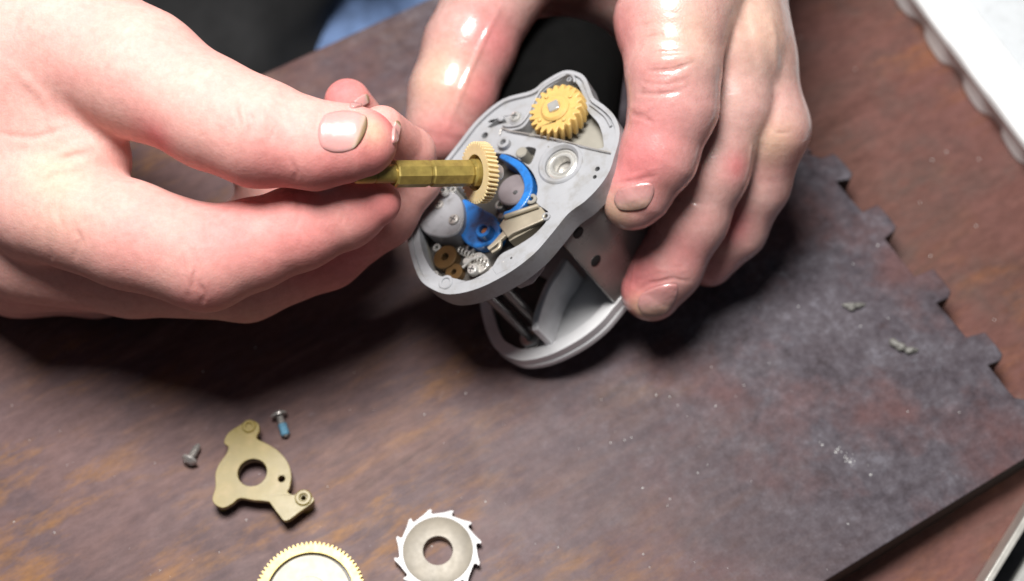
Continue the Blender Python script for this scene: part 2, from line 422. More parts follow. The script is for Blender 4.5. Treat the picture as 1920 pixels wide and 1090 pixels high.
# ------------------------------------------------------------------ implicit surfaces for the hands and clothes
def smin(a, b, k):
    h = np.maximum(k-np.abs(a-b), 0)/k
    return np.minimum(a, b)-h*h*k*0.25
def cap(P, a, ra, b, rb):
    ba = b-a; l2 = float(ba@ba)+1e-9
    pa = P-a
    t = np.clip((pa@ba)/l2, 0, 1)
    q = pa-t[:, None]*ba
    return np.sqrt(np.einsum('ij,ij->i', q, q))-(ra+(rb-ra)*t)
def chain(P, js, k=0.25):
    d = None
    for (a, ra), (b, rb) in zip(js[:-1], js[1:]):
        e = cap(P, a, ra, b, rb)
        d = e if d is None else smin(d, e, k)
    return d
def nets(f, lo, hi, h):
    """surface nets of f<0 on a block-sparse grid"""
    B = 8
    lo = np.array(lo, np.float32); n = (np.ceil((np.array(hi)-lo)/h/B).astype(int))*B
    V = np.empty(tuple(n), np.float32)
    nb = n//B
    bi = np.stack(np.meshgrid(*[np.arange(k) for k in nb], indexing='ij'), -1).reshape(-1, 3)
    cen = lo+(bi*B+B/2-0.5)*h
    dc = f(cen.astype(np.float32))
    act = np.abs(dc) < B*h*0.87*1.5+0.3
    loc_ = np.stack(np.meshgrid(*[np.arange(B)]*3, indexing='ij'), -1).reshape(-1, 3)
    for b_, d_ in zip(bi[~act], dc[~act]):
        V[b_[0]*B:b_[0]*B+B, b_[1]*B:b_[1]*B+B, b_[2]*B:b_[2]*B+B] = 1.0 if d_ > 0 else -1.0
    ab = bi[act]
    for s in range(0, len(ab), 400):
        idx = (ab[s:s+400, None, :]*B+loc_[None]).reshape(-1, 3)
        V[idx[:, 0], idx[:, 1], idx[:, 2]] = f((lo+idx*h).astype(np.float32))
    ins = V < 0
    nx, ny, nz = V.shape
    cnt = np.zeros((nx-1, ny-1, nz-1), np.int8)
    for i in (0, 1):
        for j in (0, 1):
            for k in (0, 1): cnt += ins[i:nx-1+i, j:ny-1+j, k:nz-1+k]
    cells = np.argwhere((cnt > 0) & (cnt < 8))
    idm = -np.ones(cnt.shape, np.int64); idm[tuple(cells.T)] = np.arange(len(cells))
    acc = np.zeros((len(cells), 3)); num = np.zeros(len(cells))
    cor = [(i, j, k) for i in (0, 1) for j in (0, 1) for k in (0, 1)]
    for a in cor:
        for ax in range(3):
            if a[ax]: continue
            b = list(a); b[ax] = 1
            va = V[tuple((cells+a).T)]; vb = V[tuple((cells+b).T)]
            m = (va < 0) != (vb < 0)
            t = np.where(m, va/np.where(m, va-vb, 1), 0)
            p = np.array(a, float)[None].repeat(len(cells), 0); p[:, ax] = t
            acc += p*m[:, None]; num += m
    verts = lo+(cells+acc/num[:, None])*h
    quads = []
    for ax in range(3):
        sl0 = [slice(None)]*3; sl1 = [slice(None)]*3
        sl0[ax] = slice(0, -1); sl1[ax] = slice(1, None)
        x = ins[tuple(sl0)] != ins[tuple(sl1)]
        e = np.argwhere(x)
        u, v = (ax+1) % 3, (ax+2) % 3
        ok = (e[:, u] > 0) & (e[:, v] > 0) & (e[:, u] < V.shape[u]-1) & (e[:, v] < V.shape[v]-1)
        e = e[ok]
        def cid(du, dv):
            q = e.copy(); q[:, u] -= du; q[:, v] -= dv; return idm[tuple(q.T)]
        q = np.stack([cid(1, 1), cid(0, 1), cid(0, 0), cid(1, 0)], 1)
        flip = ~ins[tuple(e.T)]
        q[flip] = q[flip][:, ::-1]
        quads.append(q)
    q = np.concatenate(quads); q = q[(q >= 0).all(1)]
    return verts.astype(np.float32), q
def grad(f, P, e=0.01):
    d = f(P); g = np.empty_like(P)
    for i in range(3):
        Q = P.copy(); Q[:, i] += e; g[:, i] = (f(Q)-d)/e
    return d, g/np.maximum(np.linalg.norm(g, axis=1, keepdims=True), 1e-6)
def np_mesh(name, v, q):
    me = bpy.data.meshes.new(name)
    me.vertices.add(len(v)); me.vertices.foreach_set('co', v.astype(np.float32).ravel())
    k = q.shape[1]
    me.loops.add(q.size); me.loops.foreach_set('vertex_index', q.astype(np.int32).ravel())
    me.polygons.add(len(q)); me.polygons.foreach_set('loop_start', np.arange(0, q.size, k, dtype=np.int32))
    me.polygons.foreach_set('loop_total', np.full(len(q), k, np.int32))
    me.polygons.foreach_set('use_smooth', np.ones(len(q), bool))
    me.update(calc_edges=True); me.validate(); return me
def subdivide(v, q):
    e = np.concatenate([np.sort(q[:, [i, (i+1) % 4]], 1) for i in range(4)])
    ue, inv = np.unique(e, axis=0, return_inverse=True); inv = inv.ravel()
    n = len(v); m = len(q)
    ev = v[ue].mean(1); fv = v[q].mean(1)
    V = np.concatenate([v, ev, fv])
    ei = [n+inv[i*m:(i+1)*m] for i in range(4)]; fi = n+len(ue)+np.arange(m)
    Q = np.concatenate([np.stack([q[:, i], ei[i], fi, ei[i-1]], 1) for i in range(4)])
    return V.astype(np.float32), Q
def hits(f, pix, t0=14.0):
    """where the sight lines of these pixels meet the surface; NaN where they miss"""
    d = np.array([tuple(ray(x, y).normalized()) for x, y in pix], np.float32); o = np.array(CAM, np.float32)
    t = np.full(len(d), t0, np.float32); live = np.ones(len(d), bool)
    for _ in range(120):
        i = np.flatnonzero(live)
        if not len(i): break
        e = f((o+d[i]*t[i, None]).astype(np.float32))
        t[i] += np.where(e < 0.002, 0, np.maximum(e*0.75, 0.002))
        live[i] = (e >= 0.002) & (t[i] < 60)
    p = o+d*t[:, None]; p[t >= 60] = np.nan; p[live] = np.nan
    return p.astype(np.float32)
def hit(f, px, py):
    p = hits(f, [(px, py)])[0]
    return None if np.isnan(p[0]) else p
def creased(f, lines):
    """lines: (points on the skin, depth, width); a groove if depth > 0, a fold if < 0"""
    def g(P):
        d = f(P)
        for pts, dep, wd in lines:
            c = pts.mean(0); R = np.linalg.norm(pts-c, axis=1).max()+wd*3
            m = np.linalg.norm(P-c, axis=1) < R
            if not m.any(): continue
            Q = P[m]; best = None
            for i, (a, b) in enumerate(zip(pts[:-1], pts[1:])):
                fade = 1.0
                e = cap(Q, a, 0.0, b, 0.0)
                best = e if best is None else np.minimum(best, e)
            ends = np.minimum(np.linalg.norm(Q-pts[0], axis=1), np.linalg.norm(Q-pts[-1], axis=1))
            ln = np.linalg.norm(pts[0]-pts[-1])+1e-3
            d[m] += dep*np.exp(-(best/wd)**2)*np.clip(ends/(0.35*ln)+0.25, 0, 1)
        return d
    return g
def hand_mesh(f, lines, lo, hi, h, tints):
    ls = []
    for px, dep, wd in lines:
        pts = [p for p in hits(f, px) if not np.isnan(p[0])]
        if len(pts) > 1: ls.append((np.array(pts), dep, wd))
    g = creased(f, ls)
    v, q = nets(f, lo, hi, h)
    v, q = subdivide(v, q)
    for _ in range(2):
        d, n = grad(g, v); v = (v-n*np.clip(d, -0.1, 0.1)[:, None]).astype(np.float32)
    me = np_mesh('hand', v, q)
    col = np.zeros((len(v), 4), np.float32); col[:, 3] = 1
    for (px, py, ch, rad, amt), p in zip(tints, hits(f, [t_[:2] for t_ in tints])):
        if np.isnan(p[0]): continue
        r = np.linalg.norm(v-p, axis=1)/rad
        col[:, ch] = np.maximum(col[:, ch], amt*np.exp(-r*r))
    at_ = me.color_attributes.new('tint', 'FLOAT_COLOR', 'POINT'); at_.data.foreach_set('color', col.ravel())
    return me, g
def nail(f, base_l, base_r, tip_l, tip_r, parent, lift=0.028, n=18, mat=None):
    """a nail traced onto the fingertip between its four corners: a thin curved plate standing proud"""
    v, ok, tint = [], True, []
    c = [Vector(p) for p in (base_l, base_r, tip_r, tip_l)]
    for i in range(n+1):
        for j in range(n+1):
            s, t = 2*i/n-1, 2*j/n-1
            e = 0.5
            x = s*math.sqrt(1-e*t*t/1.0*0.8); y = t*math.sqrt(1-e*s*s*0.8)
            u, w_ = (x+1)/2, (y+1)/2
            p = (c[0]*(1-u)+c[1]*u)*(1-w_)+(c[3]*(1-u)+c[2]*u)*w_
            v.append((p.x, p.y)); tint.append(w_)
    v = hits(f, v)
    bad = np.isnan(v[:, 0])
    if bad.all(): return None
    for i in np.flatnonzero(bad):                      # off the silhouette: take the nearest point that landed
        j = np.flatnonzero(~bad); jj = j[np.argmin(np.abs(j//(n+1)-i//(n+1))+np.abs(j % (n+1)-i % (n+1)))]; v[i] = v[jj]
    _, g = grad(f, v)
    s = np.linspace(-1, 1, n+1); S, T = np.meshgrid(s, s, indexing='ij')
    rim = np.maximum(np.abs(S), np.where(T < 0, np.abs(T), 0)).ravel()
    up = v+g*(lift*np.clip((1.02-rim)/0.22, 0, 1)**0.5)[:, None]-g*(0.012*(rim > 0.97))[:, None]
    dn = v-g*0.05
    k = (n+1)**2
    vv = np.concatenate([up, dn]); fs = []
    for i in range(n):
        for j in range(n):
            a = i*(n+1)+j; qd = [a, a+n+1, a+n+2, a+1]
            fs.append(qd); fs.append([x+k for x in qd[::-1]])
    ring = [i*(n+1) for i in range(n+1)]+[n*(n+1)+j for j in range(1, n+1)]+[i*(n+1)+n for i in range(n-1, -1, -1)]+[j for j in range(n-1, 0, -1)]
    for a, b in zip(ring, ring[1:]+ring[:1]): fs.append([b, a, a+k, b+k])
    me = bpy.data.meshes.new('nail'); me.from_pydata(vv.tolist(), [], fs)
    bm = bmesh.new(); bm.from_mesh(me); bmesh.ops.recalc_face_normals(bm, faces=bm.faces); bm.to_mesh(me); bm.free()
    a_ = me.attributes.new('tint', 'FLOAT', 'POINT'); a_.data.foreach_set('value', tint+tint)
    return link('nail', me, mat or M['nail'], parent, 180)

person = empty('person', tuple(at(960, -700, 0)), 'person in blue jeans and black clothing holding a reel and a brass shaft', 'person')
person_off = Matrix.Translation(-person.location)
def own(o):
    o.parent = person; o.matrix_parent_inverse = Matrix.Translation(-person.location); return o

# ---- hand that pinches the shaft (enters from the left)
L_thumb = [jr(-60, 40, 6.9, 160), jr(120, 80, 7.2, 150), jr(262, 138, 7.5, 118), jr(400, 215, 7.6, 100), jr(485, 250, 7.6, 97), jr(590, 272, 7.6, 79), jr(664, 268, 7.65, 64), jr(688, 268, 7.6, 54)]
L_index = [jr(80, 385, 5.9, 104), jr(240, 440, 5.7, 100), jr(385, 484, 5.5, 98), jr(470, 460, 5.6, 84), jr(560, 428, 5.75, 78), jr(650, 396, 5.9, 68), jr(705, 378, 6.1, 47)]
L_mid = [jr(60, 465, 4.1, 104), jr(250, 500, 3.5, 94), jr(460, 520, 3.5, 82), jr(610, 470, 3.7, 72), jr(720, 405, 4.1, 58), jr(778, 335, 4.6, 48), jr(770, 285, 5.4, 43), jr(716, 240, 6.7, 42)]
L_ring = [jr(50, 480, 2.8, 102), jr(250, 500, 2.2, 90), jr(440, 495, 2.2, 75), jr(590, 430, 2.6, 66), jr(690, 330, 3.4, 54), jr(690, 250, 4.6, 48), jr(652, 192, 5.6, 44)]
L_pinky = [jr(40, 490, 1.6, 102), jr(180, 508, 1.1, 86), jr(330, 500, 1.1, 72), jr(450, 440, 1.4, 58), jr(500, 380, 2.0, 52), jr(480, 330, 2.6, 44)]
L_palm = [[jr(-230, 140, 6.3, 180), jr(70, 375, 5.7, 108)], [jr(-230, 190, 5.2, 180), jr(60, 440, 4.1, 110)],
          [jr(-240, 230, 3.8, 175), jr(50, 470, 2.8, 106)], [jr(-230, 265, 2.4, 165), jr(40, 484, 1.6, 108)],
          [jr(-240, 120, 6.5, 190), jr(0, 120, 6.9, 165)], [jr(30, 90, 6.9, 130), jr(150, 300, 6.1, 95)]]
L_arm = [jr(-230, 180, 5.7, 235), jr(-420, 100, 5.9, 235), jr(-900, -120, 6.3, 300), jr(-1500, -400, 6.8, 340)]
def sdf_left(P):
    palm = chain(P, L_arm, 1.0)
    for s in L_palm: palm = smin(palm, chain(P, s), 0.9)
    th = chain(P, L_thumb, 0.35)
    palm = smin(palm, th, 0.35)
    fs = None
    for ch in (L_index, L_mid, L_ring, L_pinky):
        e = chain(P, ch, 0.22)
        fs = e if fs is None else smin(fs, e, 0.14)
    return smin(palm, fs, 0.28)
L_lines = [([(462, 205), (474, 232), (470, 258)], 0.035, 0.05), ([(505, 212), (520, 236), (508, 262)], 0.022, 0.045), ([(440, 205), (448, 230)], 0.018, 0.05),
           ([(390, 402), (387, 425), (391, 452)], 0.05, 0.05), ([(556, 362), (562, 398), (556, 430)], 0.03, 0.05),
           ([(110, 300), (170, 288), (255, 282)], 0.05, 0.09), ([(80, 330), (100, 318), (150, 312)], -0.05, 0.09), ([(120, 345), (106, 385), (112, 420)], 0.04, 0.07),
           ([(372, 530), (384, 552), (378, 572)], 0.03, 0.05),
           ([(600, 200), (592, 235), (605, 275)], 0.015, 0.03), ([(486, 200), (496, 232), (490, 262)], -0.03, 0.05), ([(450, 190), (460, 225), (455, 262)], -0.02, 0.05),
           ([(180, 300), (230, 330), (300, 350)], 0.02, 0.06), ([(140, 420), (150, 450), (140, 490)], 0.03, 0.06), ([(90, 440), (96, 480), (88, 510)], 0.02, 0.06),
           ([(346, 470), (356, 510), (350, 545)], -0.03, 0.06), ([(362, 470), (368, 500), (362, 540)], 0.03, 0.045), ([(20, 120), (80, 180), (110, 260)], -0.03, 0.10), ([(-10, 250), (60, 260), (130, 240)], 0.02, 0.07),
           ([(545, 300), (556, 322), (552, 340)], 0.025, 0.04), ([(640, 380), (646, 400), (640, 424)], 0.015, 0.04)]
L_tints = [(700, 290, 0, 0.9, 0.69), (640, 165, 0, 0.8, 0.94), (725, 225, 0, 0.5, 0.94), (735, 370, 0, 1.4, 0.75), (560, 440, 0, 1.5, 0.56), (430, 430, 0, 1.2, 0.56), (295, 262, 0, 0.5, 0.95),
           (520, 335, 0, 1.0, 0.62), (620, 330, 0, 0.9, 0.69), (380, 560, 0, 0.9, 0.38), (640, 480, 0, 1.5, 0.75), (250, 470, 0, 1.1, 0.25), (110, 400, 1, 0.8, 0.2), (700, 245, 1, 0.3, 0.6), (100, 330, 1, 0.7, 0.35), (745, 430, 2, 0.5, 0.2)]
me, gL = hand_mesh(sdf_left, L_lines, (-23, -5.5, -0.2), (0.5, 16, 12.0), 0.085, L_tints)
handL = own(link('hand', me, M['skin_dry'], None))
handL['label'] = 'bare hand pinching a brass shaft between thumb and index finger'
nail(gL, (598, 206), (594, 286), (700, 208), (668, 290), handL)
nail(gL, (652, 198), (660, 206), (686, 172), (692, 196), handL, 0.05)
nail(gL, (733, 270), (742, 272), (738, 222), (752, 236), handL, 0.05)

# ---- hand that holds the reel (enters from the top)
R_thumb = [jr(1120, -230, 6.3, 120), jr(1000, -120, 5.6, 105), jr(920, 0, 4.8, 86), jr(880, 90, 4.2, 84), jr(848, 180, 3.7, 80), jr(830, 235, 3.4, 64), jr(828, 246, 3.3, 60)]
R_index = [jr(1330, -110, 6.9, 120), jr(1262, 40, 6.9, 108), jr(1262, 130, 6.7, 88), jr(1263, 200, 6.3, 82), jr(1234, 295, 5.7, 72), jr(1196, 362, 5.2, 60), jr(1184, 378, 5.05, 54)]
R_mid = [jr(1360, -60, 6.4, 100), jr(1378, 90, 6.0, 82), jr(1372, 200, 5.3, 76), jr(1335, 320, 4.5, 68), jr(1298, 410, 3.7, 66), jr(1250, 500, 2.8, 66), jr(1222, 545, 2.4, 58)]
R_ring = [jr(1408, 0, 6.0, 68), jr(1428, 130, 5.4, 64), jr(1444, 240, 4.7, 73), jr(1420, 345, 3.5, 60), jr(1380, 430, 2.5, 56), jr(1330, 490, 1.7, 48)]
R_pinky = [jr(1375, 40, 4.2, 76), jr(1395, 180, 3.2, 60), jr(1400, 300, 2.2, 54), jr(1370, 390, 1.4, 48), jr(1335, 440, 1.0, 42)]
R_palm = [[jr(1290, -420, 6.2, 165), jr(1320, -110, 5.84, 115)], [jr(1310, -420, 6.2, 165), jr(1355, -60, 5.6, 100)], [jr(1330, -400, 5.93, 145), jr(1382, -20, 5.2, 80)],
          [jr(1340, -380, 5.3, 140), jr(1380, 30, 4.5, 74)], [jr(1280, -420, 5.7, 160), jr(1120, -230, 4.91, 120)], [jr(1080, -120, 4.21, 70), jr(1280, -100, 4.99, 90)]]
R_web = [[jr(1310, 10, 6.3, 105), jr(1378, 30, 6.05, 82)], [jr(1330, 70, 6.15, 80), jr(1400, 90, 5.85, 72)], [jr(1385, 70, 5.95, 74), jr(1416, 105, 5.55, 64)]]
R_under = [[jr(985, -75, 3.4, 95), jr(1190, -60, 3.2, 110)], [jr(1150, -60, 2.6, 100), jr(1330, 60, 2.6, 90)], [jr(1010, -40, 1.6, 90), jr(1180, -20, 1.4, 95)]]
R_arm = [jr(1330, -420, 5.93, 220), jr(1320, -620, 6.08, 210), jr(1280, -1100, 6.47, 280)]
def sdf_right(P):
    palm = chain(P, R_arm, 1.0)
    for s in R_palm: palm = smin(palm, chain(P, s), 0.9)
    for s in R_under: palm = smin(palm, chain(P, s), 0.6)
    for s in R_web: palm = smin(palm, chain(P, s), 0.5)
    palm = smin(palm, chain(P, R_thumb, 0.3), 0.4)
    fs = None
    for ch in (R_index, R_mid, R_ring, R_pinky):
        e = chain(P, ch, 0.22)
        fs = e if fs is None else smin(fs, e, 0.13)
    return smin(palm, fs, 0.3)
R_lines = [([(1192, 96), (1210, 74), (1240, 66)], 0.05, 0.05), ([(1225, 84), (1262, 78), (1290, 86)], -0.045, 0.05), ([(1218, 100), (1255, 98), (1288, 98)], 0.035, 0.04),
           ([(1222, 116), (1255, 112), (1292, 106)], -0.05, 0.05), ([(1215, 134), (1260, 132), (1300, 118)], 0.04, 0.045), ([(1212, 150), (1250, 152), (1285, 140)], -0.03, 0.05),
           ([(1206, 162), (1240, 166), (1282, 160)], -0.045, 0.04), ([(1196, 176), (1232, 178), (1276, 172)], 0.035, 0.04),
           ([(1182, 200), (1212, 206), (1236, 190)], -0.03, 0.05), ([(1186, 216), (1206, 220), (1222, 230)], 0.055, 0.045),
           ([(1150, 60), (1200, 30), (1270, 24)], 0.015, 0.06), ([(1160, 80), (1200, 48), (1275, 40)], 0.015, 0.06),
           ([(1272, 372), (1296, 378), (1318, 384)], 0.02, 0.05), ([(1255, 384), (1276, 376), (1290, 368)], -0.015, 0.04),
           ([(1440, 20), (1452, 90), (1458, 160)], -0.03, 0.13), ([(1395, 10), (1405, 70), (1418, 130)], 0.03, 0.12),
           ([(940, 10), (900, 90), (866, 170), (838, 240)], -0.035, 0.07), ([(1148, 338), (1188, 330), (1232, 314)], -0.035, 0.035), ([(1212, 450), (1190, 500), (1182, 545)], -0.025, 0.06), ([(1196, 520), (1236, 506), (1284, 508)], -0.025, 0.04), ([(1390, 230), (1410, 270), (1404, 320)], -0.02, 0.05), ([(1440, 230), (1455, 250), (1480, 250)], 0.02, 0.04), ([(820, 60), (850, 45), (880, 20)], 0.015, 0.04), ([(815, 78), (840, 62), (870, 40)], 0.015, 0.04), ([(800, 92), (825, 78), (850, 62)], 0.015, 0.04),
           ([(1152, 346), (1190, 340), (1228, 330)], 0.03, 0.04), ([(1188, 552), (1216, 532), (1262, 522), (1290, 528)], 0.035, 0.045)]
R_tints = [(1190, 310, 0, 1.2, 0.78), (1210, 250, 0, 1.2, 0.6), (1230, 150, 0, 0.9, 0.42), (1180, 540, 0, 1.2, 0.84), (1200, 450, 0, 0.9, 0.66), (1280, 480, 0, 0.9, 0.48), (1165, 60, 0, 0.8, 0.54),
           (900, 170, 0, 0.8, 0.72), (930, 80, 0, 0.8, 0.66), (840, 250, 0, 0.8, 0.6), (1370, 420, 0, 0.5, 0.72), (1385, 310, 0, 0.4, 0.72), (1470, 300, 0, 0.8, 0.36), (1330, 520, 0, 0.8, 0.42),
           (1450, 270, 1, 0.6, 0.5), (1430, 40, 1, 1.2, 0.35), (1290, 60, 1, 0.8, 0.3), (820, 140, 1, 0.8, 0.45), (1150, 400, 1, 0.4, 0.6), (1205, 585, 1, 0.4, 0.7), (1245, 350, 2, 0.4, 0.35), (1278, 560, 2, 0.4, 0.45), (1215, 598, 2, 0.25, 0.4), (1160, 408, 2, 0.25, 0.3), (1165, 372, 2, 0.18, 0.5)]
me, gR = hand_mesh(sdf_right, R_lines, (-3, -3.8, -0.2), (9.0, 19, 12.3), 0.085, R_tints)
handR = own(link('hand', me, M['skin_wet'], None))
handR['label'] = 'greasy wet hand wrapped round the open reel from above'
nail(gR, (1152, 352), (1232, 336), (1150, 398), (1222, 392), handR, mat=M['greasy_nail'])
nail(gR, (1194, 548), (1282, 524), (1196, 594), (1258, 590), handR, mat=M['greasy_nail'])

# ---- clothes below the far edge of the table
def cloth(name, js, lo, hi, h, mat, amp, k=1.5):
    ph = rng.uniform(0, 6, (6,)); dr = rng.normal(0, 1, (6, 3)); dr /= np.linalg.norm(dr, axis=1)[:, None]
    def f(P):
        d = None
        for ch in js:
            e = chain(P, ch, 1.0); d = e if d is None else smin(d, e, k)
        for i in range(6): d = d+amp*np.sin((P@dr[i].astype(np.float32))*(0.7+0.35*i)+ph[i])/(1+0.5*i)
        return d.astype(np.float32)
    v, q = nets(f, lo, hi, h)
    return own(link(name, np_mesh(name, v, q), mat, None))
def pt(px, py, z, r): return (np.array(at(px, py, z), np.float32), r)
cloth('trousers', [[pt(1100, -420, -15, 6.5), pt(560, 120, -15, 7.0), pt(200, 420, -17, 7.0)], [pt(1500, -500, -16, 7), pt(1000, -100, -18, 7)]], (-28, -12, -30), (22, 34, -4), 0.45, M['denim'], 0.25)
cloth('jacket', [[pt(60, -500, -6, 8.0), pt(330, -30, -8.5, 4.2), pt(390, 120, -10, 4.0), pt(250, 300, -12, 4)], [pt(480, -260, -5, 6.0), pt(400, -20, -9, 4)], [pt(-400, -300, -4, 8), pt(330, -30, -9, 4)]],
      (-34, -6, -22), (10, 44, 6), 0.4, M['black_cloth'], 0.3)

# ------------------------------------------------------------------ the reel
tilt = math.radians(38)
N = (-FWD*math.cos(tilt) + (RIGHT*-0.70+UP*0.714)*math.sin(tilt)).normalized()
O = at(975, 350, 5.0)
U = (RIGHT-N*RIGHT.dot(N)).normalized(); Vv = N.cross(U)
RM = Matrix.Translation(O) @ Matrix((U, Vv, N)).transposed().to_4x4()
reel = empty('fishing_reel', label='opened grey fishing reel with exposed gears held in the greasy hand', cat='fishing reel', matrix=RM)
def R3(px, py, h=0.0):
    d = ray(px, py); t = ((O+N*h)-CAM).dot(N)/d.dot(N)
    q = CAM+d*t-O; return Vector((q.dot(U), q.dot(Vv)))
def RP(pts, h=0.0): return [R3(x, y, h) for x, y in pts]
def RS(rpx, px, py, h=0.0):
    return (R3(px+rpx, py, h)-R3(px-rpx, py, h)).length/2
def T(px, py, h=0.0):
    q = R3(px, py, h); return Matrix.Translation((q.x, q.y, h))
outl_px = [(1056, 133), (1082, 135), (1097, 145), (1105, 163), (1114, 184), (1133, 198), (1151, 216), (1161, 240), (1160, 264), (1152, 292), (1143, 320), (1125, 348),
           (1097, 377), (1066, 400), (1037, 435), (1002, 475), (955, 511), (896, 541), (843, 552), (808, 541), (785, 520), (768, 470), (763, 415), (774, 374), (820, 318),
           (858, 270), (896, 223), (943, 186), (996, 170), (1019, 153)]
OUT = catmull(RP(outl_px), 5)
INN = offset(OUT, 0.10)
LG = M['cast_grey']
prism('rim_wall', OUT, [INN], -0.58, 0.0, LG, reel, 0.025)
pocket = RP([(1056, 147), (1020, 171), (1006, 197), (995, 220), (979, 240), (955, 246), (990, 254), (1043, 263), (1122, 279), (1131, 265), (1122, 232), (1102, 208), (1092, 176), (1080, 154), (1067, 144)], -0.08)
pocket = catmull(pocket, 4)
cavity = catmull(RP([(940, 288), (968, 296), (996, 320), (1008, 350), (1006, 380), (1030, 402), (1006, 436), (968, 462), (938, 478), (918, 506), (880, 526), (852, 522), (818, 514), (795, 480), (786, 430), (800, 390), (838, 340), (880, 290)], -0.08), 4)
bear = R3(1051, 306, -0.08); br = RS(36, 1051, 306)
slot1 = RP([(914, 238), (934, 222), (940, 226), (946, 222), (950, 230), (938, 233), (920, 240)], -0.08)
slot2 = catmull(RP([(985, 276), (1003, 278), (1004, 286), (996, 305), (988, 308), (974, 298), (984, 290)], -0.08), 3)
h1 = R3(909, 254, -0.08); h2 = R3(1120, 317, -0.08); h3 = R3(1115, 332, -0.08); h4 = R3(884, 262, -0.08)
hol = [pocket, cavity, circ(bear.x, bear.y, br, 36), slot1, slot2, circ(h1.x, h1.y, 0.085, 14), circ(h2.x, h2.y, 0.06, 12), circ(h3.x, h3.y, 0.05, 12)]
dk = offset(OUT, 0.095)
prism('deck', dk, hol, -0.42, -0.08, LG, reel, 0.018)
# pocket floor and dark chamber floor
prism('pocket_floor', offset(OUT, 0.11), [circ(bear.x, bear.y, br*0.9, 24), cavity], -0.56, -0.425, M['beige_floor'], reel, 0)
prism('chamber_floor', offset(OUT, 0.085), [], -0.64, -0.54, M['dark_cavity_and_shade'], reel, 0)
# curved rib beside the pocket, hook and groove lip
rib = catmull([(*R3(x, y, -0.06), -0.05) for x, y in [(1106, 196), (1120, 206), (1136, 220), (1146, 238)]], 5, False)
tube('rib', rib, 0.035, LG, reel)
lip = catmull([(*R3(x, y, -0.06), -0.04) for x, y in [(1078, 156), (1076, 145), (1066, 140), (1052, 146), (1018, 167), (1001, 194), (990, 217), (975, 234), (955, 238), (944, 236)]], 5, False)
tube('pocket_lip', lip, 0.03, LG, reel)
wire = catmull([(*R3(x, y, -0.02), hh) for x, y, hh in [(936, 252, -0.05), (941, 241, -0.02), (957, 246, 0), (990, 252, 0), (1043, 262, 0), (1100, 276, 0), (1148, 287, -0.02)]], 5, False)
tube('spring_wire', wire, 0.016, M['steel'], reel, 8)
# worm gear on its square axle
tg = T(1045, 209, 0.05); rg = RS(50, 1045, 209)
go = gear_outline(rg*0.82, rg*1.0, 22, 0.95, 0.0)
def twisted_gear(name, outline, hole, z0, z1, tw, mat, parent, xf, steps=5, bev=0.02, taper=0.0):
    n = len(outline); m = len(hole); vs, fs = [], []
    for k in range(steps+1):
        f = k/steps; a = tw*f; ca, sa = math.cos(a), math.sin(a); z = z0+(z1-z0)*f
        sc = 1-taper*abs(2*f-1)**2
        vs += [((p.x*ca-p.y*sa)*sc, (p.x*sa+p.y*ca)*sc, z) for p in outline]
    for k in range(steps):
        for i in range(n): fs.append((k*n+i, k*n+(i+1) % n, (k+1)*n+(i+1) % n, (k+1)*n+i))
    base = len(vs)
    for lev, (off, z) in enumerate(((0, z0), (steps*n, z1))):
        hv = len(vs); vs += [(p.x, p.y, z) for p in hole]
        lp = [Vector((vs[off+i][0], vs[off+i][1], 0)) for i in range(n)]; hp = [Vector((p.x, p.y, 0)) for p in hole]
        for t in tessellate_polygon([lp, hp]):
            fs.append(tuple((off+i) if i < n else (hv+i-n) for i in t))
    fs += [(base+i, base+(i+1) % m, base+m+(i+1) % m, base+m+i) for i in range(m)]
    me = bpy.data.meshes.new(name); me.from_pydata(vs, [], fs)
    bm = bmesh.new(); bm.from_mesh(me); bmesh.ops.recalc_face_normals(bm, faces=bm.faces); bm.to_mesh(me); bm.free()
    me.transform(xf)
    o = link(name, me, mat, parent, 40)
    if bev: bevel(o, bev)
    return o
wg = twisted_gear('worm_gear', go, circ(0, 0, rg*0.30, 16), -0.30, 0.12, 0.28, M['cream'], reel, tg, taper=0.06)
lathe('gear_hub', [(rg*0.18, -0.2), (rg*0.50, -0.2), (rg*0.50, 0.15), (rg*0.42, 0.20), (rg*0.24, 0.20), (rg*0.18, 0.16)], M['cream'], wg, tg, 28)
for k in range(4):
    a = k*math.pi/2+0.5
    lathe('gear_pip', [(0, 0.1), (0.05, 0.1), (0.05, 0.155), (0.03, 0.17), (0, 0.17)], M['cream'], wg, tg @ Matrix.Translation((rg*0.63*math.cos(a), rg*0.63*math.sin(a), 0)), 10)
sq = [Vector((x*rg*0.19, y*rg*0.19)) for x, y in ((-1, -0.8), (-0.8, -1), (0.8, -1), (1, -0.8), (1, 0.8), (0.8, 1), (-0.8, 1), (-1, 0.8))]
prism('axle', sq, [], -0.3, 0.25, M['chrome'], reel, 0.02, xf=tg @ Matrix.Rotation(0.25, 4, 'Z'))
# ball bearing seat
tbm = T(1051, 306, -0.08)
lathe('bearing_seat', [(br*0.80, -0.5), (br*1.12, -0.5), (br*1.12, 0.015), (br*1.04, 0.05), (br*0.95, 0.05), (br*0.82, -0.02)], LG, reel, tbm, 40)
lathe('bearing', [(br*0.44, -0.30), (br*0.79, -0.30), (br*0.79, -0.06), (br*0.70, -0.04), (br*0.66, -0.09), (br*0.58, -0.09), (br*0.55, -0.05), (br*0.47, -0.05), (br*0.44, -0.08)], M['chrome'], reel, tbm, 40)
lathe('bearing_floor', [(0, -0.5), (br*0.82, -0.5), (br*0.82, -0.34), (br*0.2, -0.34), (br*0.1, -0.30), (0, -0.30)], M['steel'], reel, tbm, 32)
